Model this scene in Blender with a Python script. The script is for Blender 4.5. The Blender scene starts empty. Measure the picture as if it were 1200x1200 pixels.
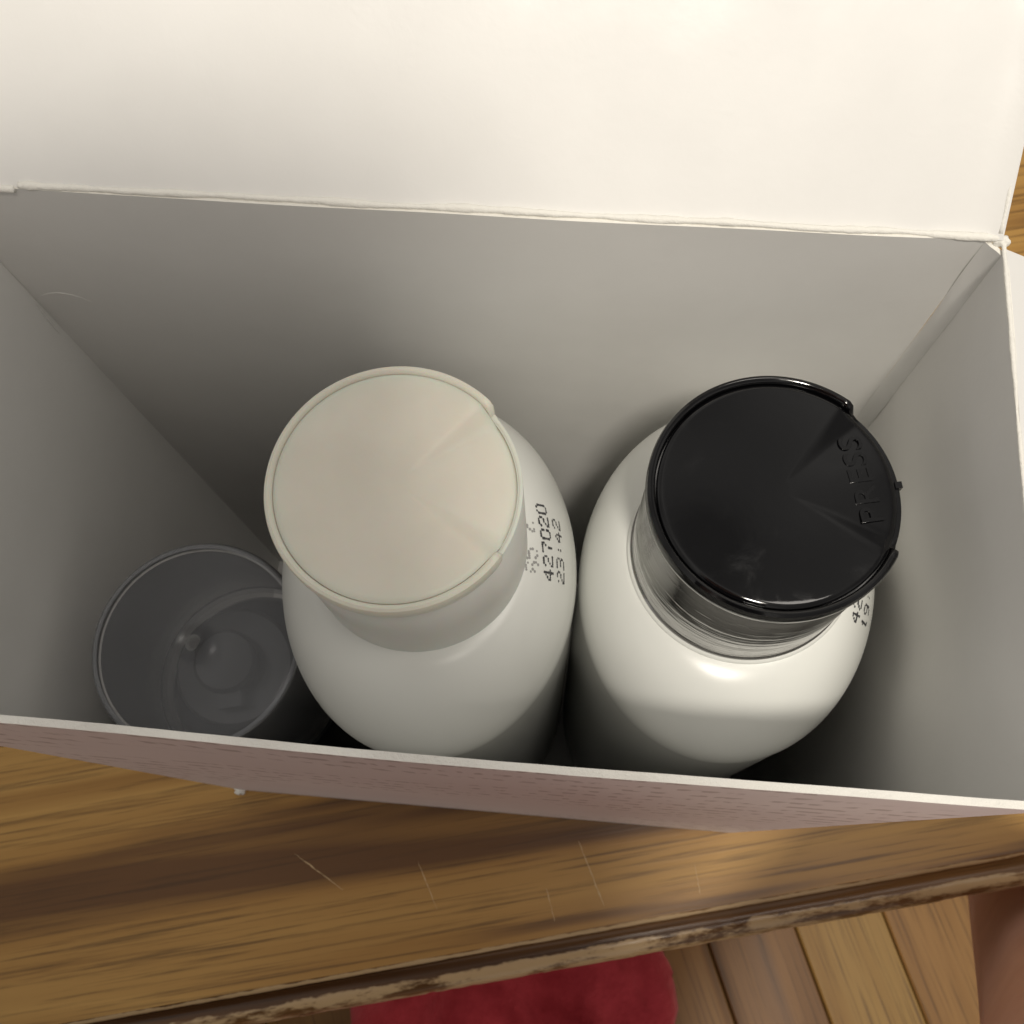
import bpy, bmesh, math, random
from mathutils import Vector, Matrix, noise
from mathutils.bvhtree import BVHTree
random.seed(7)
S = 0.01                                  # everything below is written in centimetres
PI = math.pi
scene = bpy.context.scene
col = scene.collection

# ------------------------------------------------------------------ camera
cam_d = bpy.data.cameras.new('camera'); cam = bpy.data.objects.new('camera', cam_d); col.objects.link(cam)
right = Vector((0.99595118, 0.08446159, -0.03078125)); up = Vector((-0.07031787, 0.94527992, 0.31859265))
fwd = Vector((-0.05600574, 0.31513825, -0.94739181))
m = Matrix((right, up, -fwd)).transposed().to_4x4()
m.translation = Vector((2.0765, -4.859, 33.721)) * S
cam.matrix_world = m
cam_d.sensor_width = 36.0; cam_d.lens = 36.0 * 1160.73 / 1200.0
cam_d.clip_start = 0.005; cam_d.clip_end = 50
cam_d.dof.use_dof = True; cam_d.dof.focus_distance = 0.148; cam_d.dof.aperture_fstop = 64.0
scene.camera = cam

# ------------------------------------------------------------------ world, lamps, exposure
w = bpy.data.worlds.new('World'); scene.world = w; w.use_nodes = True
bg = w.node_tree.nodes['Background']; bg.inputs[1].default_value = 0.50
_n = w.node_tree.nodes.new('ShaderNodeTexNoise'); _n.inputs['Scale'].default_value = 2.2; _n.inputs['Detail'].default_value = 1.0
_r = w.node_tree.nodes.new('ShaderNodeValToRGB'); _r.color_ramp.elements[0].position = 0.36; _r.color_ramp.elements[1].position = 0.66
_r.color_ramp.elements[0].color = (0.50, 0.475, 0.445, 1); _r.color_ramp.elements[1].color = (1.45, 1.39, 1.30, 1)      # an unevenly lit room
_t = w.node_tree.nodes.new('ShaderNodeTexCoord')
w.node_tree.links.new(_t.outputs['Generated'], _n.inputs['Vector']); w.node_tree.links.new(_n.outputs['Fac'], _r.inputs[0]); w.node_tree.links.new(_r.outputs[0], bg.inputs[0])
def area(name, loc, target, size, power, color):
    d = bpy.data.lights.new(name, 'AREA'); d.shape = 'DISK'; d.size = size * S; d.energy = power; d.color = color
    o = bpy.data.objects.new(name, d); col.objects.link(o)
    o.location = Vector(loc) * S
    o.rotation_euler = (Vector(target) - Vector(loc)).to_track_quat('-Z', 'Y').to_euler()
    return o
area('ceiling_lamp', (14, -58, 176), (0, 0, 15), 17, 20.0, (1.0, 0.935, 0.83))
area('fill_light', (52, -4, 186), (0, 0, 10), 44, 4.0, (1.0, 0.94, 0.86))  # added fill with no real lamp behind it, softens shade inside the carton
vs = scene.view_settings
vs.view_transform = 'Standard'; vs.look = 'None'; vs.gamma = 1.0; vs.exposure = -0.10; vs.use_curve_mapping = False

# ------------------------------------------------------------------ materials
def mat(name, base, rough=0.5, **kw):
    M = bpy.data.materials.new(name); M.use_nodes = True
    b = M.node_tree.nodes['Principled BSDF']
    b.inputs['Base Color'].default_value = (*base, 1); b.inputs['Roughness'].default_value = rough
    for k, v in kw.items(): b.inputs[k.replace('_', ' ')].default_value = v
    return M
def nd(M, t): return M.node_tree.nodes.new(t)
def lk(M, a, b): M.node_tree.links.new(a, b)
def coords(M, scale=(1, 1, 1), rot=(0, 0, 0)):
    tc = nd(M, 'ShaderNodeTexCoord'); mp = nd(M, 'ShaderNodeMapping')
    mp.inputs['Scale'].default_value = scale; mp.inputs['Rotation'].default_value = rot
    lk(M, tc.outputs['Object'], mp.inputs[0]); return mp.outputs[0]
def noise_n(M, vec, scale, detail=4, rough=0.5, dist=0.0):
    n = nd(M, 'ShaderNodeTexNoise'); n.inputs['Scale'].default_value = scale; n.inputs['Detail'].default_value = detail
    n.inputs['Roughness'].default_value = rough; n.inputs['Distortion'].default_value = dist
    lk(M, vec, n.inputs['Vector']); return n.outputs['Fac']
def ramp(M, fac, stops):
    r = nd(M, 'ShaderNodeValToRGB'); e = r.color_ramp.elements
    while len(e) < len(stops): e.new(0.5)
    for i, (p, c) in enumerate(stops):
        e[i].position = p; e[i].color = (*c, 1) if len(c) == 3 else c
    lk(M, fac, r.inputs[0]); return r.outputs[0]
def bump(M, h, strength, dist, prev=None):
    b = nd(M, 'ShaderNodeBump'); b.inputs['Strength'].default_value = strength; b.inputs['Distance'].default_value = dist
    lk(M, h, b.inputs['Height'])
    if prev: lk(M, prev, b.inputs['Normal'])
    return b.outputs[0]
def bs(M): return M.node_tree.nodes['Principled BSDF']
def maprange(M, v, a, b, c, d):
    n = nd(M, 'ShaderNodeMapRange'); n.inputs[1].default_value = a; n.inputs[2].default_value = b
    n.inputs[3].default_value = c; n.inputs[4].default_value = d; lk(M, v, n.inputs[0]); return n.outputs[0]
def mixc(M, fac, a, b):
    n = nd(M, 'ShaderNodeMix'); n.data_type = 'RGBA'
    if isinstance(fac, float): n.inputs[0].default_value = fac
    else: lk(M, fac, n.inputs[0])
    for i, v in ((6, a), (7, b)):
        if isinstance(v, tuple): n.inputs[i].default_value = (*v, 1)
        else: lk(M, v, n.inputs[i])
    return n.outputs[2]

# white coated board, inner side
M_board = mat('white_board', (0.80, 0.785, 0.74), 0.48)
v = coords(M_board)
lk(M_board, ramp(M_board, noise_n(M_board, v, 35, 5, 0.6), [(0.3, (0.765, 0.755, 0.73)), (0.7, (0.81, 0.80, 0.775))]), bs(M_board).inputs['Base Color'])
n1 = bump(M_board, noise_n(M_board, v, 22, 3), 0.22, 0.0016)
cr = maprange(M_board, noise_n(M_board, v, 130, 4, 0.6, 0.8), 0.58, 0.70, 0.0, 1.0)
n1 = bump(M_board, cr, 0.03, 0.0004, n1)
n2 = bump(M_board, noise_n(M_board, v, 900, 3), 0.10, 0.0002, n1)
lk(M_board, n2, bs(M_board).inputs['Normal'])
lk(M_board, maprange(M_board, noise_n(M_board, v, 60, 4), 0.3, 0.7, 0.38, 0.55), bs(M_board).inputs['Roughness'])
# raw torn board edge
M_edge = mat('torn_board_edge', (0.86, 0.84, 0.78), 0.8)
v = coords(M_edge); lk(M_edge, bump(M_edge, noise_n(M_edge, v, 700, 5, 0.7), 0.6, 0.0006), bs(M_edge).inputs['Normal'])
# outer, glossy printed side
M_print = mat('glossy_printed_board', (0.50, 0.42, 0.40), 0.5, Coat_Weight=0.08, Coat_Roughness=0.2, Specular_IOR_Level=0.3)
v = coords(M_print, (1, 1, 1))
sep = nd(M_print, 'ShaderNodeSeparateXYZ'); lk(M_print, v, sep.inputs[0])
sn = nd(M_print, 'ShaderNodeMath'); sn.operation = 'SINE'; mu = nd(M_print, 'ShaderNodeMath'); mu.operation = 'MULTIPLY'; mu.inputs[1].default_value = 2 * PI / 0.011
lk(M_print, sep.outputs[2], mu.inputs[0]); lk(M_print, mu.outputs[0], sn.inputs[0])
rows = maprange(M_print, sn.outputs[0], 0.35, 0.6, 0.0, 1.0)
dash = maprange(M_print, noise_n(M_print, coords(M_print, (420, 420, 90)), 1.0, 2), 0.48, 0.56, 0.0, 1.0)
para = maprange(M_print, noise_n(M_print, coords(M_print, (9, 9, 16)), 1.0, 1), 0.46, 0.50, 0.0, 0.4)
p1 = nd(M_print, 'ShaderNodeMath'); p1.operation = 'MULTIPLY'; lk(M_print, rows, p1.inputs[0]); lk(M_print, dash, p1.inputs[1])
p2 = nd(M_print, 'ShaderNodeMath'); p2.operation = 'MULTIPLY'; lk(M_print, p1.outputs[0], p2.inputs[0]); lk(M_print, para, p2.inputs[1])
lk(M_print, mixc(M_print, p2.outputs[0], ramp(M_print, noise_n(M_print, v, 18, 3), [(0.3, (0.80, 0.72, 0.73)), (0.7, (0.86, 0.79, 0.79))]), (0.22, 0.15, 0.15)), bs(M_print).inputs['Base Color'])
lk(M_print, bump(M_print, noise_n(M_print, v, 40, 3), 0.12, 0.001), bs(M_print).inputs['Normal'])
# bottle plastic
M_bot = mat('white_bottle_plastic', (0.82, 0.83, 0.795), 0.27, IOR=1.5)
v = coords(M_bot)
lk(M_bot, ramp(M_bot, noise_n(M_bot, v, 25, 2), [(0.3, (0.80, 0.81, 0.775)), (0.7, (0.83, 0.84, 0.805))]), bs(M_bot).inputs['Base Color'])
# frosted natural plastic cap
M_nat = mat('frosted_natural_plastic', (0.62, 0.58, 0.5), 0.46, Subsurface_Weight=0.35, Subsurface_Scale=0.006)
v = coords(M_nat)
lk(M_nat, bump(M_nat, noise_n(M_nat, v, 260, 4, 0.6), 0.10, 0.0006), bs(M_nat).inputs['Normal'])
lk(M_nat, ramp(M_nat, noise_n(M_nat, v, 90, 4), [(0.35, (0.71, 0.67, 0.575)), (0.7, (0.76, 0.72, 0.625))]), bs(M_nat).inputs['Base Color'])
M_natskirt = mat('frosted_natural_skirt', (0.72, 0.715, 0.67), 0.32, Subsurface_Weight=0.4, Subsurface_Scale=0.006)
# black cap
M_blk = mat('glossy_black_plastic', (0.0025, 0.0025, 0.003), 0.12, Specular_IOR_Level=0.42)
v = coords(M_blk)
sm = maprange(M_blk, noise_n(M_blk, v, 95, 6, 0.62, 1.2), 0.48, 0.74, 0.06, 0.30)
lk(M_blk, sm, bs(M_blk).inputs['Roughness'])
lk(M_blk, bump(M_blk, noise_n(M_blk, v, 500, 3), 0.04, 0.0003), bs(M_blk).inputs['Normal'])
# silver collar
M_sil = mat('brushed_silver', (0.36, 0.355, 0.35), 0.15, Metallic=1.0)
v = coords(M_sil, (45, 45, 520))
lk(M_sil, bump(M_sil, noise_n(M_sil, v, 1.0, 3, 0.6), 0.35, 0.0010), bs(M_sil).inputs['Normal'])
# printing ink
M_ink = mat('grey_inkjet_ink', (0.05, 0.05, 0.055), 0.6)
M_inkfaint = mat('smudged_inkjet_ink', (0.34, 0.34, 0.33), 0.6)
# clear plastic: thin-walled
def clear_plastic(name, tint, haze):
    M = bpy.data.materials.new(name); M.use_nodes = True; nt = M.node_tree
    for n in list(nt.nodes):
        if n.type == 'BSDF_PRINCIPLED': nt.nodes.remove(n)
    out = [n for n in nt.nodes if n.type == 'OUTPUT_MATERIAL'][0]
    tr = nd(M, 'ShaderNodeBsdfTransparent'); tr.inputs[0].default_value = (*tint, 1)
    gl = nd(M, 'ShaderNodeBsdfGlossy'); gl.inputs['Roughness'].default_value = 0.26; gl.inputs[0].default_value = (1, 1, 1, 1)
    df = nd(M, 'ShaderNodeBsdfDiffuse'); df.inputs[0].default_value = (0.62, 0.64, 0.68, 1)
    fr = nd(M, 'ShaderNodeFresnel'); fr.inputs[0].default_value = 1.35
    m1 = nd(M, 'ShaderNodeMixShader'); m2 = nd(M, 'ShaderNodeMixShader')
    m1.inputs[0].default_value = haze; lk(M, tr.outputs[0], m1.inputs[1]); lk(M, df.outputs[0], m1.inputs[2])
    lk(M, fr.outputs[0], m2.inputs[0]); lk(M, m1.outputs[0], m2.inputs[1]); lk(M, gl.outputs[0], m2.inputs[2])
    lk(M, m2.outputs[0], out.inputs[0]); return M
M_clear = clear_plastic('clear_plastic', (0.96, 0.96, 0.97), 0.075)
M_navy = mat('dark_navy_plastic', (0.010, 0.010, 0.018), 0.28)
M_grey = mat('charcoal_nozzle_plastic', (0.022, 0.022, 0.024), 0.22)
# oak
def oak(name, ax, light, mid, dark, rough, scale=1.0):
    M = mat(name, mid, rough, Coat_Weight=0.06, Coat_Roughness=0.25, Specular_IOR_Level=0.35); st = [34 * scale] * 3; st[ax] = 1.7 * scale
    v = coords(M, tuple(st))
    warp = noise_n(M, v, 1.0, 3, 0.5, 0.6)
    c1 = ramp(M, warp, [(0.33, dark), (0.40, mid), (0.56, light), (0.66, mid), (0.76, dark)])
    st2 = [640 * scale] * 3; st2[ax] = 15.0 * scale
    v2 = coords(M, tuple(st2)); pores = noise_n(M, v2, 1.0, 5, 0.65)
    c2 = mixc(M, maprange(M, pores, 0.51, 0.67, 0.0, 0.65), c1, tuple(x * 0.5 for x in dark))
    v3 = coords(M, tuple(x * 0.15 for x in st)); big = noise_n(M, v3, 1.0, 2)
    c3 = mixc(M, maprange(M, big, 0.45, 0.7, 0.0, 0.05), c2, dark)
    lk(M, c3, bs(M).inputs['Base Color'])
    lk(M, bump(M, pores, 0.18, 0.0006), bs(M).inputs['Normal'])
    lk(M, maprange(M, warp, 0.3, 0.7, rough - 0.06, rough + 0.08), bs(M).inputs['Roughness'])
    return M, c3
M_oak, _ = oak('honey_oak', 0, (0.50, 0.290, 0.080), (0.37, 0.195, 0.047), (0.130, 0.056, 0.013), 0.40)
# worn moulding: same oak, finish rubbed through in patches
M_mould, cm = oak('worn_oak_moulding', 0, (0.22, 0.115, 0.04), (0.14, 0.066, 0.022), (0.06, 0.026, 0.009), 0.30)
geo = nd(M_mould, 'ShaderNodeVertexColor'); geo.layer_name = 'wear'
vv = coords(M_mould, (60, 160, 160)); nz = noise_n(M_mould, vv, 1.0, 5, 0.7)
ml = nd(M_mould, 'ShaderNodeMath'); ml.operation = 'MULTIPLY_ADD'; lk(M_mould, geo.outputs[0], ml.inputs[0]); ml.inputs[1].default_value = 0.42; lk(M_mould, nz, ml.inputs[2])
lk(M_mould, mixc(M_mould, maprange(M_mould, ml.outputs[0], 0.72, 0.84, 0.0, 0.85), cm, (0.56, 0.40, 0.22)), bs(M_mould).inputs['Base Color'])
M_scr = mat('pale_scratch', (0.58, 0.42, 0.22), 0.6)
FLOORS = [oak('oak_floor_board_%s' % n, 1, l, m_, d, 0.42, 0.7)[0] for n, l, m_, d in (
    ('honey', (0.34, 0.18, 0.055), (0.27, 0.135, 0.038), (0.17, 0.08, 0.022)),
    ('tan', (0.25, 0.125, 0.04), (0.19, 0.092, 0.03), (0.12, 0.056, 0.018)),
    ('yellow', (0.36, 0.215, 0.06), (0.30, 0.165, 0.042), (0.20, 0.10, 0.026)))]
M_red = mat('red_fleece', (0.27, 0.012, 0.022), 0.85, Sheen_Weight=0.6, Sheen_Roughness=0.4)
bs(M_red).inputs['Sheen Tint'].default_value = (1.0, 0.45, 0.45, 1)
v = coords(M_red)
lk(M_red, ramp(M_red, noise_n(M_red, v, 60, 5, 0.6), [(0.3, (0.38, 0.014, 0.026)), (0.7, (0.62, 0.05, 0.07))]), bs(M_red).inputs['Base Color'])
lk(M_red, bump(M_red, noise_n(M_red, v, 350, 4, 0.7), 0.5, 0.002), bs(M_red).inputs['Normal'])
M_skin = mat('skin', (0.52, 0.27, 0.19), 0.5, Subsurface_Weight=0.15, Subsurface_Scale=0.01)
v = coords(M_skin)
lk(M_skin, ramp(M_skin, noise_n(M_skin, v, 45, 5, 0.6), [(0.3, (0.56, 0.31, 0.23)), (0.7, (0.66, 0.40, 0.30))]), bs(M_skin).inputs['Base Color'])
M_shirt = mat('dark_knit', (0.03, 0.03, 0.035), 0.9)
M_hair = mat('dark_brown_hair', (0.025, 0.015, 0.01), 0.6)
M_eye = mat('eye_white', (0.75, 0.73, 0.70), 0.2)

# ------------------------------------------------------------------ helpers
def link_mesh(name, me, material, parent=None, smooth=True):
    if material and not me.materials: me.materials.append(material)
    if smooth:
        for p in me.polygons: p.use_smooth = True
    o = bpy.data.objects.new(name, me); col.objects.link(o)
    if parent: o.parent = parent
    return o
def mesh(name, verts, faces, material, parent=None, smooth=True, origin=(0, 0, 0)):
    me = bpy.data.meshes.new(name)
    og = Vector(origin)
    me.from_pydata([(Vector(v) - og) * S for v in verts], [], faces); me.update()
    o = link_mesh(name, me, material, parent, smooth)
    if parent is None: o.location = og * S
    return o
def fix_normals(o):
    bm = bmesh.new(); bm.from_mesh(o.data); bmesh.ops.remove_doubles(bm, verts=bm.verts, dist=1e-6)
    bmesh.ops.recalc_face_normals(bm, faces=bm.faces); bm.to_mesh(o.data); bm.free()
    return o
def sharp(o, deg=35):
    bm = bmesh.new(); bm.from_mesh(o.data)
    for e in bm.edges:
        if len(e.link_faces) == 2 and e.calc_face_angle(0) > math.radians(deg): e.smooth = False
    bm.to_mesh(o.data); bm.free(); return o
def empty(name, loc, label, cat, rz=0, group=None):
    o = bpy.data.objects.new(name, None); col.objects.link(o); o.empty_display_size = 0.01
    o.location = Vector(loc) * S; o.rotation_euler.z = rz; o['label'] = label; o['category'] = cat
    if group: o['group'] = group
    return o
def lathe(rings, n=96, cap0=False, cap1=False):
    """rings: list of (z, rx, ry)"""
    vs_, fs = [], []
    for z, rx, ry in rings:
        for i in range(n):
            a = 2 * PI * i / n; vs_.append((rx * math.cos(a), ry * math.sin(a), z))
    for k in range(len(rings) - 1):
        for i in range(n):
            j = (i + 1) % n; fs.append((k * n + i, k * n + j, (k + 1) * n + j, (k + 1) * n + i))
    if cap0: fs.append(tuple(range(n))[::-1])
    if cap1: fs.append(tuple((len(rings) - 1) * n + i for i in range(n)))
    return vs_, fs
def tube(pts, rad, n=8):
    """closed-end tube along pts; rad: number or list"""
    vs_, fs = [], []
    P = [Vector(p) for p in pts]
    for i, p in enumerate(P):
        t = (P[min(i + 1, len(P) - 1)] - P[max(i - 1, 0)]).normalized()
        a = t.orthogonal().normalized() if i == 0 else (pa - t * pa.dot(t)).normalized()
        pa = a; b = t.cross(a); r = rad[i] if isinstance(rad, (list, tuple)) else rad
        for k in range(n):
            q = 2 * PI * k / n; vs_.append(p + (a * math.cos(q) + b * math.sin(q)) * r)
    for i in range(len(P) - 1):
        for k in range(n):
            l = (k + 1) % n; fs.append((i * n + k, i * n + l, (i + 1) * n + l, (i + 1) * n + k))
    fs.append(tuple(range(n))[::-1]); fs.append(tuple((len(P) - 1) * n + k for k in range(n)))
    return vs_, fs
def box_vf(x0, x1, y0, y1, z0, z1):
    v = [(x, y, z) for z in (z0, z1) for y in (y0, y1) for x in (x0, x1)]
    return v, [(0, 2, 3, 1), (4, 5, 7, 6), (0, 1, 5, 4), (2, 6, 7, 3), (0, 4, 6, 2), (1, 3, 7, 5)]

# ------------------------------------------------------------------ floor (oak strip boards)
FZ = -42.0
v, f = box_vf(-170, 170, -170, 150, FZ - 4, FZ - 1.2)
fl = mesh('floor', v, f, mat('subfloor', (0.05, 0.035, 0.02), 0.9), None, False); fl['kind'] = 'structure'
FANG = math.radians(22)                   # boards run front to back, a little askew
bw = 6.2; nb = 46
bm_me = None
for i in range(nb):
    x0 = (i - nb / 2) * bw
    for (ya, yb) in ((-150, -20 + (i * 53 % 90)), (-20 + (i * 53 % 90), 130)):
        g = 0.05; b = 0.12
        x_a, x_b, y_a, y_b = x0 + g, x0 + bw - g, ya + g, yb - g
        vv_ = [(x_a, y_a, -1.2), (x_b, y_a, -1.2), (x_b, y_b, -1.2), (x_a, y_b, -1.2),
               (x_a, y_a, -b), (x_b, y_a, -b), (x_b, y_b, -b), (x_a, y_b, -b),
               (x_a + b, y_a + b, 0), (x_b - b, y_a + b, 0), (x_b - b, y_b - b, 0), (x_a + b, y_b - b, 0)]
        ff = [(8, 9, 10, 11)] + [(k, (k + 1) % 4, 4 + (k + 1) % 4, 4 + k) for k in range(4)] + [(4 + k, 4 + (k + 1) % 4, 8 + (k + 1) % 4, 8 + k) for k in range(4)]
        o = mesh('floor_board', vv_, ff, FLOORS[(i * 7 + (1 if ya < -100 else 0)) % 3], fl, False)
        o.rotation_euler.z = FANG; o.location = (0.01 * 3.1, 0, FZ * S)

# ------------------------------------------------------------------ table
TA = math.atan2(7.41, 28.97)              # table edge direction
T0 = Vector((1.287, -7.844, 0))           # a point on the top's front edge
table = empty('wooden_table', (T0.x, T0.y, FZ), 'honey oak table with worn moulded front edge under the open white box', 'table', TA)
TH = -FZ                                  # local z of the top
LX0, LX1, DEP = -45.0, 52.0, 58.0
# top board (sides butt against the moulding)
v, f = box_vf(LX0, LX1, 0.0, DEP, TH - 1.9, TH)
mesh('table_top', v, f, M_oak, table, False)
# moulded edge: profile (outward, z, wear)
prof = [(0.0, 0.0, .45), (0.06, -0.015, 1.0), (0.12, -0.07, 1.0), (0.15, -0.16, 0.5), (0.17, -0.26, 0.0), (0.24, -0.36, 0.0), (0.36, -0.43, 0.0),
        (0.50, -0.44, 0.1), (0.56, -0.42, .5), (0.64, -0.41, .8), (0.80, -0.46, .75), (0.93, -0.55, .6), (1.04, -0.70, .75), (1.10, -0.86, 1.0), (1.10, -1.02, 1.0), (1.05, -1.22, .7),
        (0.92, -1.45, .3), (0.70, -1.65, .0), (0.4, -1.78, 0), (0.0, -1.9, 0)]
def moulding(name, L, parent, place, seg):
    vs_, fs, wear = [], [], []
    n = int(L / seg)
    for i in range(n + 1):
        x = L * i / n
        for (o_, z, wv) in prof:
            d = 0.0
            if wv > 0.4:
                d = 0.045 * max(0, noise.noise(Vector((x * 0.9 + 31, z * 2, 5))) - 0.05) + 0.10 * max(0, noise.noise(Vector((x * 2.3, z * 3 + 9, o_ * 3))) - 0.25)
            vs_.append((x, -o_ + d * (1 if o_ > 0.6 else 0.35), TH + z - d * 0.35)); wear.append(wv)
    k = len(prof)
    for i in range(n):
        for j in range(k - 1): fs.append((i * k + j, i * k + j + 1, (i + 1) * k + j + 1, (i + 1) * k + j))
    fs.append(tuple(range(k))); fs.append(tuple(n * k + j for j in range(k))[::-1])
    o = mesh(name, vs_, fs, M_mould, parent, True)
    ca = o.data.color_attributes.new('wear', 'FLOAT_COLOR', 'POINT')
    for i, wv in enumerate(wear): ca.data[i].color = (wv, wv, wv, 1)
    o.location, o.rotation_euler.z = Vector(place[0]) * S, place[1]
    return sharp(fix_normals(o), 60)
moulding('edge_moulding', LX1 - LX0, table, ((LX0, 0, 0), 0), 0.12)
moulding('edge_moulding', DEP, table, ((LX1, 0, 0), PI / 2), 0.6)
moulding('edge_moulding', DEP, table, ((LX0, DEP, 0), -PI / 2), 0.6)
moulding('edge_moulding', LX1 - LX0, table, ((LX1, DEP, 0), PI), 0.6)
v, f = box_vf(LX0 + 5, LX1 - 5, 3.5, 5.5, TH - 9, TH - 1.93); mesh('apron', v, f, M_oak, table, False)
v, f = box_vf(LX0 + 5, LX1 - 5, DEP - 5.5, DEP - 3.5, TH - 9, TH - 1.93); mesh('apron', v, f, M_oak, table, False)
for lx in (LX0 + 5, LX1 - 5):
    for ly in (5.0, DEP - 5.0):
        sx = 1 if lx > 0 else -1
        v, f = lathe([(0, 1.6, 1.6), (3, 2.0, 2.0), (18, 2.5, 2.5), (26, 2.9, 2.9), (27, 2.4, 2.4), (28, 3.0, 3.0), (TH - 1.95, 3.0, 3.0)], 4, True, True)
        o = mesh('leg', v, f, M_oak, table, False); o.location = Vector((lx + sx * 1.2, ly, 0)) * S; o.rotation_euler.z = PI / 4
# pale scratches in the finish
tinv = Matrix.Rotation(-TA, 3, 'Z')
for (p, q, wd) in (((-5.97, -5.8), (-4.23, -6.76), .035), ((-1.93, -5.71), (-1.17, -7.06), .03), ((3.17, -4.63), (4.1, -6.53), .045), ((2.23, -6.13), (2.58, -7.11), .03), ((6.9, -5.0), (7.1, -5.9), .025)):
    a, b = [tinv @ (Vector((*u, 0)) - Vector((T0.x, T0.y, 0))) for u in (p, q)]
    d = (b - a).normalized(); n = Vector((-d.y, d.x, 0)); vs_, fs = [], []
    K = 16
    for i in range(K + 1):
        c = a.lerp(b, i / K) + n * 0.03 * noise.noise(Vector((i * 0.5, p[0], 0))); ww = wd * 0.55 * (0.25 + abs(noise.noise(Vector((i * 0.9, p[1], 3)))) * 1.6) * min(1, i / 2 + .2, (K - i) / 2 + .2)
        vs_ += [(c.x + n.x * ww, c.y + n.y * ww, TH + 0.006), (c.x - n.x * ww, c.y - n.y * ww, TH + 0.006)]
    for i in range(K): fs.append((2 * i, 2 * i + 1, 2 * i + 3, 2 * i + 2))
    mesh('scratch', vs_, fs, M_scr, table, False)

# ------------------------------------------------------------------ the carton
W2, D2, BH = 8.0, 3.88, 21.3
TK = 0.07
carton = empty('open_carton', (0, 0, 0), 'open white cardboard box with raised lid flap holding the bottles', 'box')
def sheet(name, P, nu, nv, bend, parent, m_in, m_out, thick=TK, rough_top=0.0, seed=0):
    """A board: P(u,v)->Vector on the inner face, thickness pushed along -normal. bend(u,v): offset along the normal."""
    vs_, fs, mi = [], [], []
    du = (P(1, 0) - P(0, 0)).normalized(); dv = (P(0, 1) - P(0, 0)).normalized(); nrm = dv.cross(du).normalized()
    for s in (0, 1):
        for j in range(nv + 1):
            for i in range(nu + 1):
                u, v_ = i / nu, j / nv
                p = P(u, v_) + nrm * (bend(u, v_) - s * thick)
                if rough_top and j == nv:
                    p += dv * rough_top * (noise.noise(Vector((u * 9 + seed, s * .4, 1))) + 0.6 * noise.noise(Vector((u * 33 + seed, s * .5, 4))))
                vs_.append(p)
    A = (nu + 1) * (nv + 1); idx = lambda i, j, s: s * A + j * (nu + 1) + i
    for j in range(nv):
        for i in range(nu):
            fs.append((idx(i, j, 0), idx(i, j + 1, 0), idx(i + 1, j + 1, 0), idx(i + 1, j, 0))); mi.append(0)
            fs.append((idx(i, j, 1), idx(i + 1, j, 1), idx(i + 1, j + 1, 1), idx(i, j + 1, 1))); mi.append(1)
    for i in range(nu):
        fs.append((idx(i, 0, 0), idx(i, 0, 1), idx(i + 1, 0, 1), idx(i + 1, 0, 0))); mi.append(2)
        fs.append((idx(i, nv, 0), idx(i + 1, nv, 0), idx(i + 1, nv, 1), idx(i, nv, 1))); mi.append(2)
    for j in range(nv):
        fs.append((idx(0, j, 0), idx(0, j + 1, 0), idx(0, j + 1, 1), idx(0, j, 1))); mi.append(2)
        fs.append((idx(nu, j, 0), idx(nu, j, 1), idx(nu, j + 1, 1), idx(nu, j + 1, 0))); mi.append(2)
    me = bpy.data.meshes.new(name); me.from_pydata([p * S for p in vs_], [], fs)
    for mm in (m_in, m_out, M_edge): me.materials.append(mm)
    for p, k in zip(me.polygons, mi): p.material_index = k
    me.update(); o = link_mesh(name, me, None, parent, True)
    return sharp(fix_normals(o), 50)
V = Vector
nz3 = lambda a, b, c: noise.noise(V((a, b, c)))
# inner faces look into the box: du x dv points inwards
sheet('back_panel', lambda u, v_: V((W2 - 0.22 - (2 * W2 - 0.22 + 0.06) * u, D2, TK + (BH - TK) * v_)), 60, 40,
      lambda u, v_: 0.10 * math.sin(PI * u) * v_ * v_ * (0.6 + 0.4 * nz3(u * 2, v_ * 2, 1)) + 0.03 * nz3(u * 5, v_ * 4, 8), carton, M_board, M_print)
sheet('front_panel', lambda u, v_: V((-W2 + 2 * W2 * u, -D2, TK + (BH - TK) * v_)), 90, 40,
      lambda u, v_: 0.10 * math.sin(PI * u) * v_ * v_ * nz3(u * 2.2 + 3, 0, 2) - 0.05 * math.sin(PI * u) * v_, carton, M_board, M_print, 0.10, 0.08, 5)
sheet('side_panel', lambda u, v_: V((-W2, D2 - 2 * D2 * u, TK + (BH - TK) * v_)), 30, 40,
      lambda u, v_: 0.10 * math.sin(PI * u) * v_ * nz3(u * 2, v_ * 3, 11), carton, M_board, M_print)
sheet('side_panel', lambda u, v_: V((W2, -D2 + (2 * D2 - 0.22) * u, TK + (BH - TK) * v_)), 40, 50,
      lambda u, v_: -0.30 * math.exp(-((u - 0.40) / 0.16) ** 2) * math.sin(PI * v_) + 0.14 * math.exp(-((u - 0.66) / 0.14) ** 2) * math.sin(PI * v_ ** .7), carton, M_board, M_print)
sheet('bottom_panel', lambda u, v_: V((W2 - 2 * W2 * u, -D2 + 2 * D2 * v_, TK)), 8, 4, lambda u, v_: 0.0, carton, M_board, M_print)
# glued seam: the slim chamfer strip in the back right corner
sheet('corner_seam', lambda u, v_: V((W2 - 0.22 * u, D2 - 0.22 + 0.22 * u, TK + (BH - TK - 0.05) * v_)), 3, 60,
      lambda u, v_: 0.05 * nz3(u * 2, v_ * 14, 3), carton, M_board, M_print)
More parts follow.
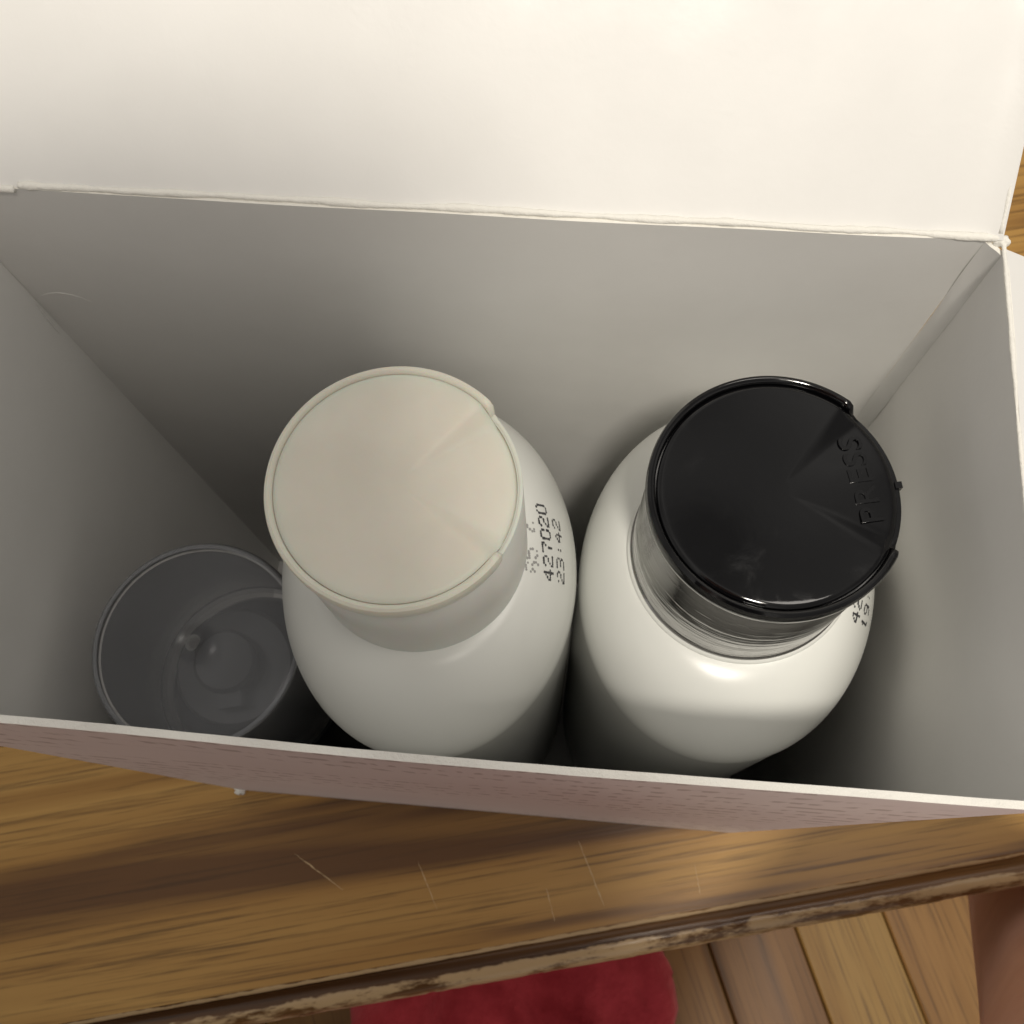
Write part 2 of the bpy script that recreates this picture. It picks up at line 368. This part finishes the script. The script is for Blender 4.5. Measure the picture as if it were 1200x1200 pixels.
# lid: folded up and back about the back panel's top edge
LA = math.radians(35)
lid = sheet('lid_flap', lambda u, v_: V((W2 - 0.02 - (2 * W2 - 0.02) * u, D2 + 0.012 + 8.0 * v_ * math.cos(LA), BH - 0.01 + 8.0 * v_ * math.sin(LA))), 70, 40,
            lambda u, v_: 0.22 * math.sin(PI * min(1, v_ * 1.0)) + 0.05 * nz3(u * 3, v_ * 3, 7) + 0.10 * max(0, 1 - (u) / 0.018) * (1 if v_ < .5 else .6), carton, M_board, M_print)
# torn, whitened fold along the hinge
def crease(name, a, b, r, n, seed, parent, sag=0.02):
    a, b = V(a), V(b); pts, rad = [], []
    for i in range(n + 1):
        t = i / n; q = a.lerp(b, t); l = (b - a).length * t        # l: centimetres along the fold
        q += V((0, 0.03 * nz3(l * .8, seed, 1), sag * nz3(l * .7, seed, 7) + 0.012 * nz3(l * 4, seed, 2)))
        pts.append(q); rad.append(max(0.015, r * (0.8 + 0.5 * nz3(l * 1.1, seed, 4) + 0.45 * max(0, nz3(l * 2.6, seed, 9)) + 0.15 * nz3(l * 9, seed, 3))))
    v_, f_ = tube(pts, rad, 8); o = mesh(name, v_, f_, M_edge, parent, True); return o
crease('torn_fold', (-6.55, D2 + 0.03, BH + 0.03), (W2 - .05, D2 + 0.03, BH + 0.03), 0.062, 320, 3, lid, 0.02)
crease('torn_fold', (-W2, D2 + 0.0, BH + 0.0), (-6.62, D2 - 0.02, BH - 0.02), 0.06, 40, 9, lid)
# rolled rim down the lid's right edge
pts = [V((W2 - 0.06 + 0.02 * nz3(t * 6, 2, 2), D2 + 0.05 + 8.0 * t * math.cos(LA), BH + 0.10 + 8.0 * t * math.sin(LA) + 0.22 * math.sin(PI * t))) for t in [i / 60 for i in range(61)]]
v_, f_ = tube(pts, [0.04 + 0.03 * nz3(i * .4, 1, 1) for i in range(61)], 8); mesh('rolled_rim', v_, f_, M_edge, lid, True)
# dust flaps folded outwards
DA = math.radians(-22)
for s in (1, -1):
    if s > 0: P = lambda u, v_: V((W2 + 0.03 + 4.6 * v_ * math.cos(DA), -D2 + 0.25 + v_ * .25 + (2 * D2 - 0.4 - v_ * .6) * u, BH + 0.02 + 4.6 * v_ * math.sin(DA)))
    else: P = lambda u, v_: V((-W2 - 0.03 - 4.6 * v_ * math.cos(DA), D2 - 0.25 - v_ * .25 - (2 * D2 - 0.5 - v_ * .5) * u, BH + 0.02 + 4.6 * v_ * math.sin(DA)))
    o = sheet('dust_flap', (lambda PP: (lambda u, v_: PP(u, v_)))(P), 20, 14, lambda u, v_: 0.05 * nz3(u * 3, v_ * 3, s), carton, M_board, M_print)
    crease('torn_fold', (s * (W2 + 0.02), -D2 + .1, BH + 0.0), (s * (W2 + 0.02), D2 - .02, BH + 0.0), 0.04, 120, 20 + s, o)
# crushed corner knot at the back right, frayed lower corner
for (c, r, nm) in (((W2 - 0.02, D2 + 0.0, BH + 0.0), 0.075, 'crushed_corner'), ((-W2 - 0.02, -D2 - 0.10, 0.16), 0.15, 'frayed_corner')):
    bm = bmesh.new(); bmesh.ops.create_icosphere(bm, subdivisions=3, radius=r * S)
    for q in bm.verts: q.co *= 1 + 0.8 * noise.noise(q.co * 1500 + V((c[0], 0, 0)))
    for q in bm.verts: q.co = V((q.co.x * 1.3, q.co.y, q.co.z * (0.45 if nm[0] == 'f' else 1))) + V(c) * S
    me = bpy.data.meshes.new(nm); bm.to_mesh(me); bm.free(); link_mesh(nm, me, M_edge, carton)
# small pressed creases in the back left corner
def ridge(name, pts, r, parent):
    v_, f_ = tube(pts, [r * math.sin(PI * (i + .5) / len(pts)) + 0.004 for i in range(len(pts))], 6); return mesh(name, v_, f_, M_board, parent, True)
bpz = lambda x, z: V((x, D2 - 0.012 - 0.05 * 0, z))
def back_y(x, z):                         # inner face of the back panel
    u, v_ = (W2 - 0.22 - x) / (2 * W2 - 0.22), (z - TK) / (BH - TK)
    return D2 - (0.10 * math.sin(PI * u) * v_ * v_ * (0.6 + 0.4 * nz3(u * 2, v_ * 2, 1)) + 0.03 * nz3(u * 5, v_ * 4, 8))
def on_back(pts): return [V((x, back_y(x, z) + 0.006, z)) for x, z in pts]
T_ = [i / 20 for i in range(21)]
ridge('crease', on_back([(-7.93 + 1.12 * t, 17.96 - 0.08 * t + 0.26 * math.sin(PI * t)) for t in T_]), 0.016, carton)
ridge('crease', on_back([(-7.07 + 0.58 * t + .05 * nz3(t * 3, 1, 1), 20.86 - 2.44 * t) for t in T_]), 0.006, carton)
ridge('crease', [V((-7.985, D2 - 0.06 - 0.10 * t, 17.9 - 1.0 * t)) for t in T_], 0.015, carton)

# ------------------------------------------------------------------ bottles
FONT = {'0': ("01110","10001","10001","10001","10001","10001","01110"), '1': ("00100","01100","00100","00100","00100","00100","01110"),
        '2': ("01110","10001","00001","00110","01000","10000","11111"), '3': ("11110","00001","00001","01110","00001","00001","11110"),
        '4': ("00010","00110","01010","10010","11111","00010","00010"), '7': ("11111","00001","00010","00010","00100","00100","00100"),
        '9': ("01110","10001","10001","01111","00001","00001","01110"), '5': ("11111","10000","11110","00001","00001","10001","01110"),
        ':': ("00000","00000","00100","00000","00100","00000","00000"), ' ': ("00000",) * 7, 'E': ("11111","10000","10000","11110","10000","10000","11111"), '8': ("01110","10001","10001","01110","10001","10001","01110")}
RX, RY = 2.68, 3.36
def bottle_body(zn, ze, parent, rz):
    """zn: neck shoulder height; ze: height of the shoulder edge; foot at 0"""
    rings = [(0.0, RX * .80, RY * .84), (0.06, RX * .90, RY * .92), (0.22, RX * .965, RY * .97), (0.5, RX * .985, RY * .985)]
    for k in range(9): rings.append((0.5 + (ze - 0.75 - 0.5) * (k + 1) / 9, RX * .99, RY * .99))
    for k in range(9):                                          # soft edge from wall into shoulder
        a = k / 8; rings.append((ze - 0.55 + 0.55 * a, RX * (0.992 + 0.008 * math.sin(a * PI / 2) - 0.030 * a * a), RY * (0.992 + 0.008 * math.sin(a * PI / 2) - 0.028 * a * a)))
    N = 34
    rx1, ry1 = rings[-1][1], rings[-1][2]
    for k in range(1, N + 1):
        t = k / N
        q = (1 - t)                                            # 1 at edge, 0 at neck
        h = (1 - q ** 2.1) ** 0.86
        rings.append((ze + (zn - ze) * h, 1.70 + (rx1 - 1.70) * q, 1.70 + (ry1 - 1.70) * q))
    rings.append((zn + 0.10, 1.55, 1.55)); rings.append((zn + 1.5, 1.5, 1.5))
    v, f = lathe(rings, 128, True, True)
    o = mesh('body', v, f, M_bot, parent, True); fix_normals(o); o.rotation_euler.z = rz
    return o
def dots(name, text, O, u, vdir, size, body, parent, material, rz, drop=0.0, rad=0.60):
    """dot-matrix print laid on the body's surface (all in the bottle's own frame)"""
    bm0 = bmesh.new(); bm0.from_mesh(body.data); bvh = BVHTree.FromBMesh(bm0)
    u, vdir = V(u).normalized(), V(vdir).normalized(); n = u.cross(vdir).normalized(); vs_, fs = [], []
    for ci, ch in enumerate(text):
        for r, row in enumerate(FONT[ch]):
            for c, bit in enumerate(row):
                if bit == '0' or random.random() < drop: continue
                p = V(O) + u * (ci * 6.1 + c) * size + vdir * (6 - r) * size
                hit, nn, _, _ = bvh.ray_cast((p + n * 3) * S, -n)
                if hit is None: continue
                hit = hit / S + nn * 0.005
                a = nn.orthogonal().normalized(); b = nn.cross(a); k0 = len(vs_)
                rr = size * rad * random.uniform(.85, 1.2)
                a2 = u - nn * u.dot(nn); a2.normalize(); b2 = nn.cross(a2)
                for s_ in range(7):
                    q = 2 * PI * s_ / 7; vs_.append(hit + a2 * rr * 1.12 * math.cos(q) + b2 * rr * math.sin(q))
                fs.append(tuple(range(k0, k0 + 7)))
    bm0.free()
    o = mesh(name, vs_, fs, material, parent, False); return o
def disc_cap(parent, z0, zt, r, m_top, m_skirt, ang, collar, scoop=0.24):
    """z0..zt: skirt; the lid disc with its finger scoop faces `ang`."""
    # skirt
    zs = zt - 0.34
    if collar:
        v, f = lathe([(z0, r + 0.0, r), (z0 + 0.02, r + 0.03, r + 0.03), (z0 + 0.07, r + 0.03, r + 0.03), (z0 + 0.09, r + .005, r + .005), (zs - 0.04, r - 0.015, r - 0.015), (zs, r - 0.04, r - 0.04), (zs, r - .2, r - .2)], 128)
    else:
        v, f = lathe([(z0, r - 0.03, r - 0.03), (z0 + 0.03, r, r), (zs - 0.04, r - 0.02, r - 0.02), (zs, r - 0.06, r - 0.06), (zs, r - .2, r - .2)], 128)
    sk = mesh('collar' if collar else 'skirt', v, f, m_skirt, parent, True); sharp(sk, 45)
    cap = None
    # upper ring with a cut-away where the thumb presses
    half = math.radians(39); NS = 150
    prof_f = [(r - 0.02, zs + 0.0), (r + 0.02, zs + 0.03), (r + 0.03, zs + 0.10), (r + 0.03, zt - 0.07), (r + 0.012, zt - 0.02), (r - 0.03, zt), (r - 0.07, zt - 0.012), (r - 0.095, zt - 0.05), (r - 0.10, zt - 0.14), (r - 0.10, zs)]
    vs_, fs = [], []; K = len(prof_f)
    for i in range(NS):
        a = 2 * PI * i / NS; d = abs((a + PI) % (2 * PI) - PI)
        cut = max(0.0, min(1.0, (half - d) / math.radians(3.5)))
        for (rr, z) in prof_f:
            zz = z - cut * max(0, z - (zs + 0.07)) * 0.94; rq = rr - cut * (0.055 if rr > r - 0.05 else 0)
            vs_.append((rq * math.cos(a + ang), rq * math.sin(a + ang), zz))
    for i in range(NS):
        j = (i + 1) % NS
        for k in range(K): fs.append((i * K + k, j * K + k, j * K + (k + 1) % K, i * K + (k + 1) % K))
    ring = mesh('cap_ring', vs_, fs, m_top, parent, True); fix_normals(ring); sharp(ring, 40)
    # disc
    rd = r - (0.118 if collar else 0.104); NR = 40; NA = 144; zd = zt - (0.045 if collar else 0.022); vs_, fs = [(0, 0, zd + (0.07 if collar else 0.02))], []
    def hz(q, d):
        rel = (half - d) / half                                # 1 mid scoop .. 0 edge
        sc = max(0.0, min(1.0, (half * 1.15 - d) / math.radians(15))); sc = sc * sc * (3 - 2 * sc)
        t = max(0, (q - 0.10) / 0.90)
        return -scoop * sc * t ** 1.2
    for i in range(1, NR + 1):
        q = i / NR
        for j in range(NA):
            a = 2 * PI * j / NA; d = abs((a + PI) % (2 * PI) - PI)
            dome = (0.07 if collar else 0.02) * (1 - q * q); edge = -0.03 * max(0, (q - 0.965) / 0.035) ** 2
            vs_.append((rd * q * math.cos(a + ang), rd * q * math.sin(a + ang), zd + dome + edge + hz(q, d)))
    for j in range(NA):
        a = 2 * PI * j / NA
        vs_.append((rd * math.cos(a + ang), rd * math.sin(a + ang), zs - 0.02))
    for j in range(NA):
        fs.append((0, 1 + j, 1 + (j + 1) % NA))
    for i in range(NR):
        for j in range(NA):
            fs.append((1 + i * NA + j, 1 + (i + 1) * NA + j, 1 + (i + 1) * NA + (j + 1) % NA, 1 + i * NA + (j + 1) % NA))
    disc = mesh('cap_disc', vs_, fs, m_top, parent, True); fix_normals(disc); sharp(disc, 50)
    # little hinge nib on the outside of the cut-away
    v, f = box_vf(r - 0.08, r + 0.02, -0.05, 0.05, zs + 0.0, zs + 0.12)
    if collar: nb_ = mesh('nib', v, f, m_top, ring, False); nb_.rotation_euler.z = ang - math.radians(4)
    return disc, rd, zd
BZ = TK + 0.01
# ---- bottle with the frosted cap
B1 = empty('plastic_bottle', (-0.34, -0.42, BZ), 'white plastic bottle with frosted translucent cap, printed 427020 23:42', 'bottle', 0)
b1 = bottle_body(18.0, 16.65, B1, math.radians(4))
disc_cap(B1, 17.92, 20.85, 1.80, M_nat, M_natskirt, math.radians(8), False)
# ---- bottle with the black cap
B2 = empty('plastic_bottle', (5.03, -0.32, BZ), 'white plastic bottle with glossy black disc cap and silver collar', 'bottle', 0)
b2 = bottle_body(17.42, 16.25, B2, math.radians(-4))
v, f = lathe([(17.30, 1.80, 1.80), (17.36, 1.90, 1.90), (17.43, 1.91, 1.91), (17.48, 1.86, 1.86), (17.49, 1.74, 1.74)], 128)
mesh('neck_ring', v, f, M_bot, B2, True)
disc, rd, zd = disc_cap(B2, 17.48, 20.30, 1.83, M_blk, M_sil, math.radians(14), True, 0.10)
B1.rotation_euler.x = math.radians(-0.3)
B2.rotation_euler.x = math.radians(-1.4)        # both lean a touch towards the back panel
# embossed PRESS
cu = bpy.data.curves.new('t', 'FONT'); cu.body = 'PRESS'; cu.size = 0.50 * S; cu.extrude = 0.007 * S; cu.align_x = 'CENTER'; cu.align_y = 'CENTER'; cu.space_character = 1.1; cu.bevel_depth = 0.004 * S
to = bpy.data.objects.new('t', cu); col.objects.link(to)
dg = bpy.context.evaluated_depsgraph_get(); tm = bpy.data.meshes.new_from_object(to.evaluated_get(dg)); bpy.data.objects.remove(to)
tilt = Matrix.Rotation(math.radians(14), 4, 'Z') @ Matrix.Translation(V((1.25, 0, zd - 0.030)) * S) @ Matrix.Rotation(math.radians(7.0), 4, 'Y') @ Matrix.Rotation(PI / 2, 4, 'Z')
tm.transform(tilt); tm.materials.clear()
link_mesh('embossed_lettering', tm, M_blk, B2, False)
# inkjet codes
def code(B, body, O, u, vd, lines, size):
    gap = 9.6 * size
    un = V(u).normalized(); vn = V(vd).normalized()
    for k, (t, mm, dr, off) in enumerate(lines):
        dots('printed_code', t, V(O) - vn * gap * k + un * off, u, vd, size, body, B, mm, 0, dr)
for B, body in ((B1, b1), (B2, b2)):                              # bake the body's small turn so that print and body share a frame
    body.data.transform(Matrix.Rotation(body.rotation_euler.z, 4, 'Z')); body.rotation_euler.z = 0
SZ = 0.037
code(B1, b1, (1.82, -0.44, 17.5), (-0.24, 1, 0.0), (-0.84, -0.20, 0.50), [(' 85 2', M_inkfaint, .2, -.12), ('427020', M_ink, .05, 0), ('23:42', M_ink, .05, .02)], SZ)
code(B2, b2, (1.90, -0.98, 16.9), (0.10, 1, 0.0), (-0.84, 0.08, 0.50), [('427', M_ink, .05, 0), ('19:4', M_ink, .05, 0)], SZ)

# ------------------------------------------------------------------ clear-capped bottle
B3 = empty('spray_bottle', (-5.12, -1.66, BZ), 'short dark bottle under a clear plastic overcap beside frosted-cap bottle', 'bottle')
v, f = lathe([(0, 1.95, 1.95), (0.1, 2.1, 2.1), (9.2, 2.12, 2.12), (9.7, 2.08, 2.08), (10.05, 1.9, 1.9), (10.2, 1.6, 1.6), (10.22, 1.2, 1.2), (10.9, 1.2, 1.2)], 96, True, True)
o = mesh('body', v, f, M_navy, B3, True); fix_normals(o); sharp(o, 50)
v, f = lathe([(10.4, 1.34, 1.34), (11.6, 1.34, 1.34), (11.68, 1.26, 1.26), (11.7, 0.72, 0.72), (12.35, 0.70, 0.70), (12.45, 0.62, 0.62), (12.4, 0.3, 0.3)], 64, True, True)
pump = mesh('pump_head', v, f, M_grey, B3, True); fix_normals(pump); sharp(pump, 40)
v, f = box_vf(-0.26, 0.26, -1.0, -0.2, 11.9, 12.3); nzl = mesh('nozzle', v, f, M_grey, pump, False); nzl.rotation_euler.z = 0.25
v, f = lathe([(12.30, .2, .2), (12.46, .2, .2), (12.49, .15, .15)], 24, True, True); o = mesh('screw_head', v, f, M_sil, pump, True); o.location = V((-0.75, 0.25, -0.75)) * S
# clear overcap: outer and inner skin
def shell(r, zt, e, z0):
    R_ = [(z0, r * 1.03, r * 1.03), (zt - e, r, r)]
    for k in range(1, 9): a = k / 8 * PI / 2; R_.append((zt - e + e * math.sin(a), r - e + e * math.cos(a), r - e + e * math.cos(a)))
    R_ += [(zt, r * .6, r * .6), (zt, r * .3, r * .3), (zt, 0.02, 0.02)]
    return R_
v, f = lathe(shell(2.14, 14.28, 0.16, 10.12) + [(q[0] - 0.09, max(0.01, q[1] - 0.09), max(0.01, q[2] - 0.09)) for q in shell(2.14, 14.28, 0.16, 10.12)[::-1]], 96)
o = mesh('clear_overcap', v, f, M_clear, B3, True); fix_normals(o)
v, f = lathe([(14.23, 2.07, 2.07), (14.285, 2.09, 2.09), (14.30, 2.04, 2.04), (14.29, 1.99, 1.99)], 96)
mesh('cap_edge', v, f, clear_plastic('hazy_plastic_edge', (0.9, 0.9, 0.92), 0.26), o, True)

# ------------------------------------------------------------------ the person at the table, unseen upper body posed to cast shade
def skin(name, V_, E_, material, parent, root=0, levels=2, disp=0.0):
    me = bpy.data.meshes.new(name); me.from_pydata([V(v[:3]) * S for v in V_], E_, [])
    o = bpy.data.objects.new(name, me); col.objects.link(o)
    md = o.modifiers.new('s', 'SKIN'); md.use_smooth_shade = True
    for i, v in enumerate(V_):
        sv = me.skin_vertices[0].data[i]; rr = v[3] if isinstance(v[3], tuple) else (v[3], v[3]); sv.radius = (rr[0] * S, rr[1] * S); sv.use_root = (i == root)
    sd = o.modifiers.new('d', 'SUBSURF'); sd.levels = levels; sd.render_levels = levels
    dg = bpy.context.evaluated_depsgraph_get(); dg.update()
    m2 = bpy.data.meshes.new_from_object(o.evaluated_get(dg)); bpy.data.objects.remove(o)
    m2.materials.clear()
    if disp:
        m2.calc_loop_triangles()
        for q in m2.vertices:
            q.co += q.normal * S * disp * (noise.noise(q.co * 14) + 0.5 * noise.noise(q.co * 31 + V((3, 1, 0))) + 1.1 * (0.35 - abs(noise.noise(V((q.co.x * 26 + q.co.y * 9, q.co.y * 8, 2.0))))))
    return link_mesh(name, m2, material, parent, True)
person = empty('person', (-10, -56, FZ), 'person in red fleece trousers kneeling by table, bare forearm near its edge', 'person')
pl = V((-10, -56, FZ))
def L(x, y, z, r): return (x - pl.x, y - pl.y, z - pl.z, r)
PV = [L(-10, -58, -22, 10), L(-9, -52, -6, 10.5), L(-6, -44, 12, 11), L(-4, -37, 26, 8), L(-2.4, -28, 38, 5), L(-1.6, -19, 44, 6), L(-1.4, -14.2, 48.5, 7.8), L(-1.4, -12.6, 53.5, 7.0),  # 0-7 trunk, head: out of view, head set to shade the left side
      L(9, -36, 26, 5), L(10, -24, 22, 4.4), L(12.8, -10.6, 17, 4.8), L(19.2, -9.2, 2, 4.3), L(22.9, -5.6, -11, 3.1), L(24, 0, -15, (3.2, 2.0)),      # 8-13 right arm, thickened and placed to shade the table's right
      L(-17, -38, 26, 5), L(-30, -36, 10, 4.4), L(-36, -34, -4, 3.8), L(-32, -27, -14, 3.2), L(-28.5, -21, -20, 2.6), L(-27.5, -17, -22, (3.2, 1.6)),  # 14-19 left arm, hand on the thigh
      L(-3, -54, -26, 8.5), L(2.5, -12, -32, 6.6), L(5, -40, -38.5, 4.5), L(6, -58, -39.5, 3.2), L(6, -66, -40, 2.4),                           # 20-24 right leg, folded under
      L(-18, -54, -26, 8.5), L(-28, -14, -32, 6.6), L(-28, -40, -38.5, 4.5), L(-27, -58, -39.5, 3.2), L(-27, -66, -40, 2.4),                    # 25-29 left leg
      L(-1.4, -7.2, 47.5, 1.2), L(-1.4, -12.5, 43, 2.4)]                                                                                            # nose, chin
PE = [(0, 1), (1, 2), (2, 3), (3, 4), (4, 5), (5, 6), (6, 7), (3, 8), (8, 9), (9, 10), (10, 11), (11, 12), (12, 13), (3, 14), (14, 15), (15, 16), (16, 17), (17, 18), (18, 19),
      (0, 20), (20, 21), (21, 22), (22, 23), (23, 24), (0, 25), (25, 26), (26, 27), (27, 28), (28, 29), (6, 30), (5, 31)]
def fingers(hand, base, d, side, drop):
    d, side, drop = V(d).normalized(), V(side).normalized(), V(drop).normalized()
    B = V(PV[base][:3])
    for k, (o_, ln) in enumerate(((-2.6, 6.4), (-0.9, 7.4), (0.9, 7.0), (2.5, 5.4))):
        i0 = len(PV); p = B + side * o_ + d * 2.6
        PV.extend([(*p, .95), (*(p + d * ln * .45 + drop * .5), .85), (*(p + d * ln * .75 + drop * 1.6), .78), (*(p + d * ln * .92 + drop * 2.9), .68)])
        PE.extend([(base, i0), (i0, i0 + 1), (i0 + 1, i0 + 2), (i0 + 2, i0 + 3)])
    i0 = len(PV); p = B - side * 3.2 - d * .6
    PV.extend([(*p, 1.1), (*(p - side * 1.6 + d * 2.2 + drop * .6), .95), (*(p - side * 1.6 + d * 4.4 + drop * 1.2), .8)]); PE.extend([(base, i0), (i0, i0 + 1), (i0 + 1, i0 + 2)])
fingers('r', 13, (-0.08, 1, -.1), (1, 0, 0), (0, 0.1, -1))
fingers('l', 19, (0.1, 1, -.25), (-1, 0.1, 0), (0, 0, -1))
body = skin('body', PV, PE, M_skin, person)
# trousers
TV = [L(-10, -58, -20, 11.2), L(-4, -54, -26, 10.0), L(-0.3, -30, -28, 9.8), L(0.8, -10, -29.5, 9.6), L(3.0, -24, -36, 5.6), L(5, -40, -37.2, 4.7), L(6, -56, -38.4, 3.5),
      L(-18, -54, -26, 9.4), L(-24, -30, -29, 8.6), L(-28, -13, -31, 8.0), L(-28, -24, -36, 5.6), L(-28, -40, -37.2, 4.7), L(-27, -56, -38.4, 3.5), L(-9.6, -56, -12, 11.4)]
skin('trousers', TV, [(0, 1), (1, 2), (2, 3), (3, 4), (4, 5), (5, 6), (0, 7), (7, 8), (8, 9), (9, 10), (10, 11), (11, 12), (0, 13)], M_red, person, 0, 4, 1.3)
SV = [L(-9, -52, -8, 11.8), L(-6, -44, 12, 12.2), L(-4, -37, 26, 9), L(-3.8, -33, 32, 5.8), L(9, -36, 26, 6.0), L(10, -24, 22, 5.2), L(12.3, -12.8, 18, 6.2), L(-17, -38, 26, 6.2), L(-30, -36, 10, 5.4), L(-35, -34.5, -1, 4.9)]  # out of view; right sleeve widened to throw shade on the table
skin('pullover', SV, [(0, 1), (1, 2), (2, 3), (2, 4), (4, 5), (5, 6), (2, 7), (7, 8), (8, 9)], M_shirt, person, 0, 2, 0.4)
HV = [L(-1.8, -14.5, 54, 9.4), L(-1.8, -19.5, 50, 11.4), L(-1.8, -25, 45, 11.4), L(-1.8, -29, 40, 9)]  # unseen, oversized and trailed down the neck to cast the left-hand shade
skin('hair_shade_caster', HV, [(0, 1), (1, 2), (2, 3)], M_hair, person, 0, 3, 0.7)
for s in (-1, 1):
    bm = bmesh.new(); bmesh.ops.create_uvsphere(bm, u_segments=16, v_segments=10, radius=1.2 * S)
    for q in bm.verts: q.co += V((-1.4 + s * 3.2 - pl.x, -8.6 - pl.y, 50 - pl.z)) * S
    me = bpy.data.meshes.new('eye'); bm.to_mesh(me); bm.free(); link_mesh('eye', me, M_eye, person)
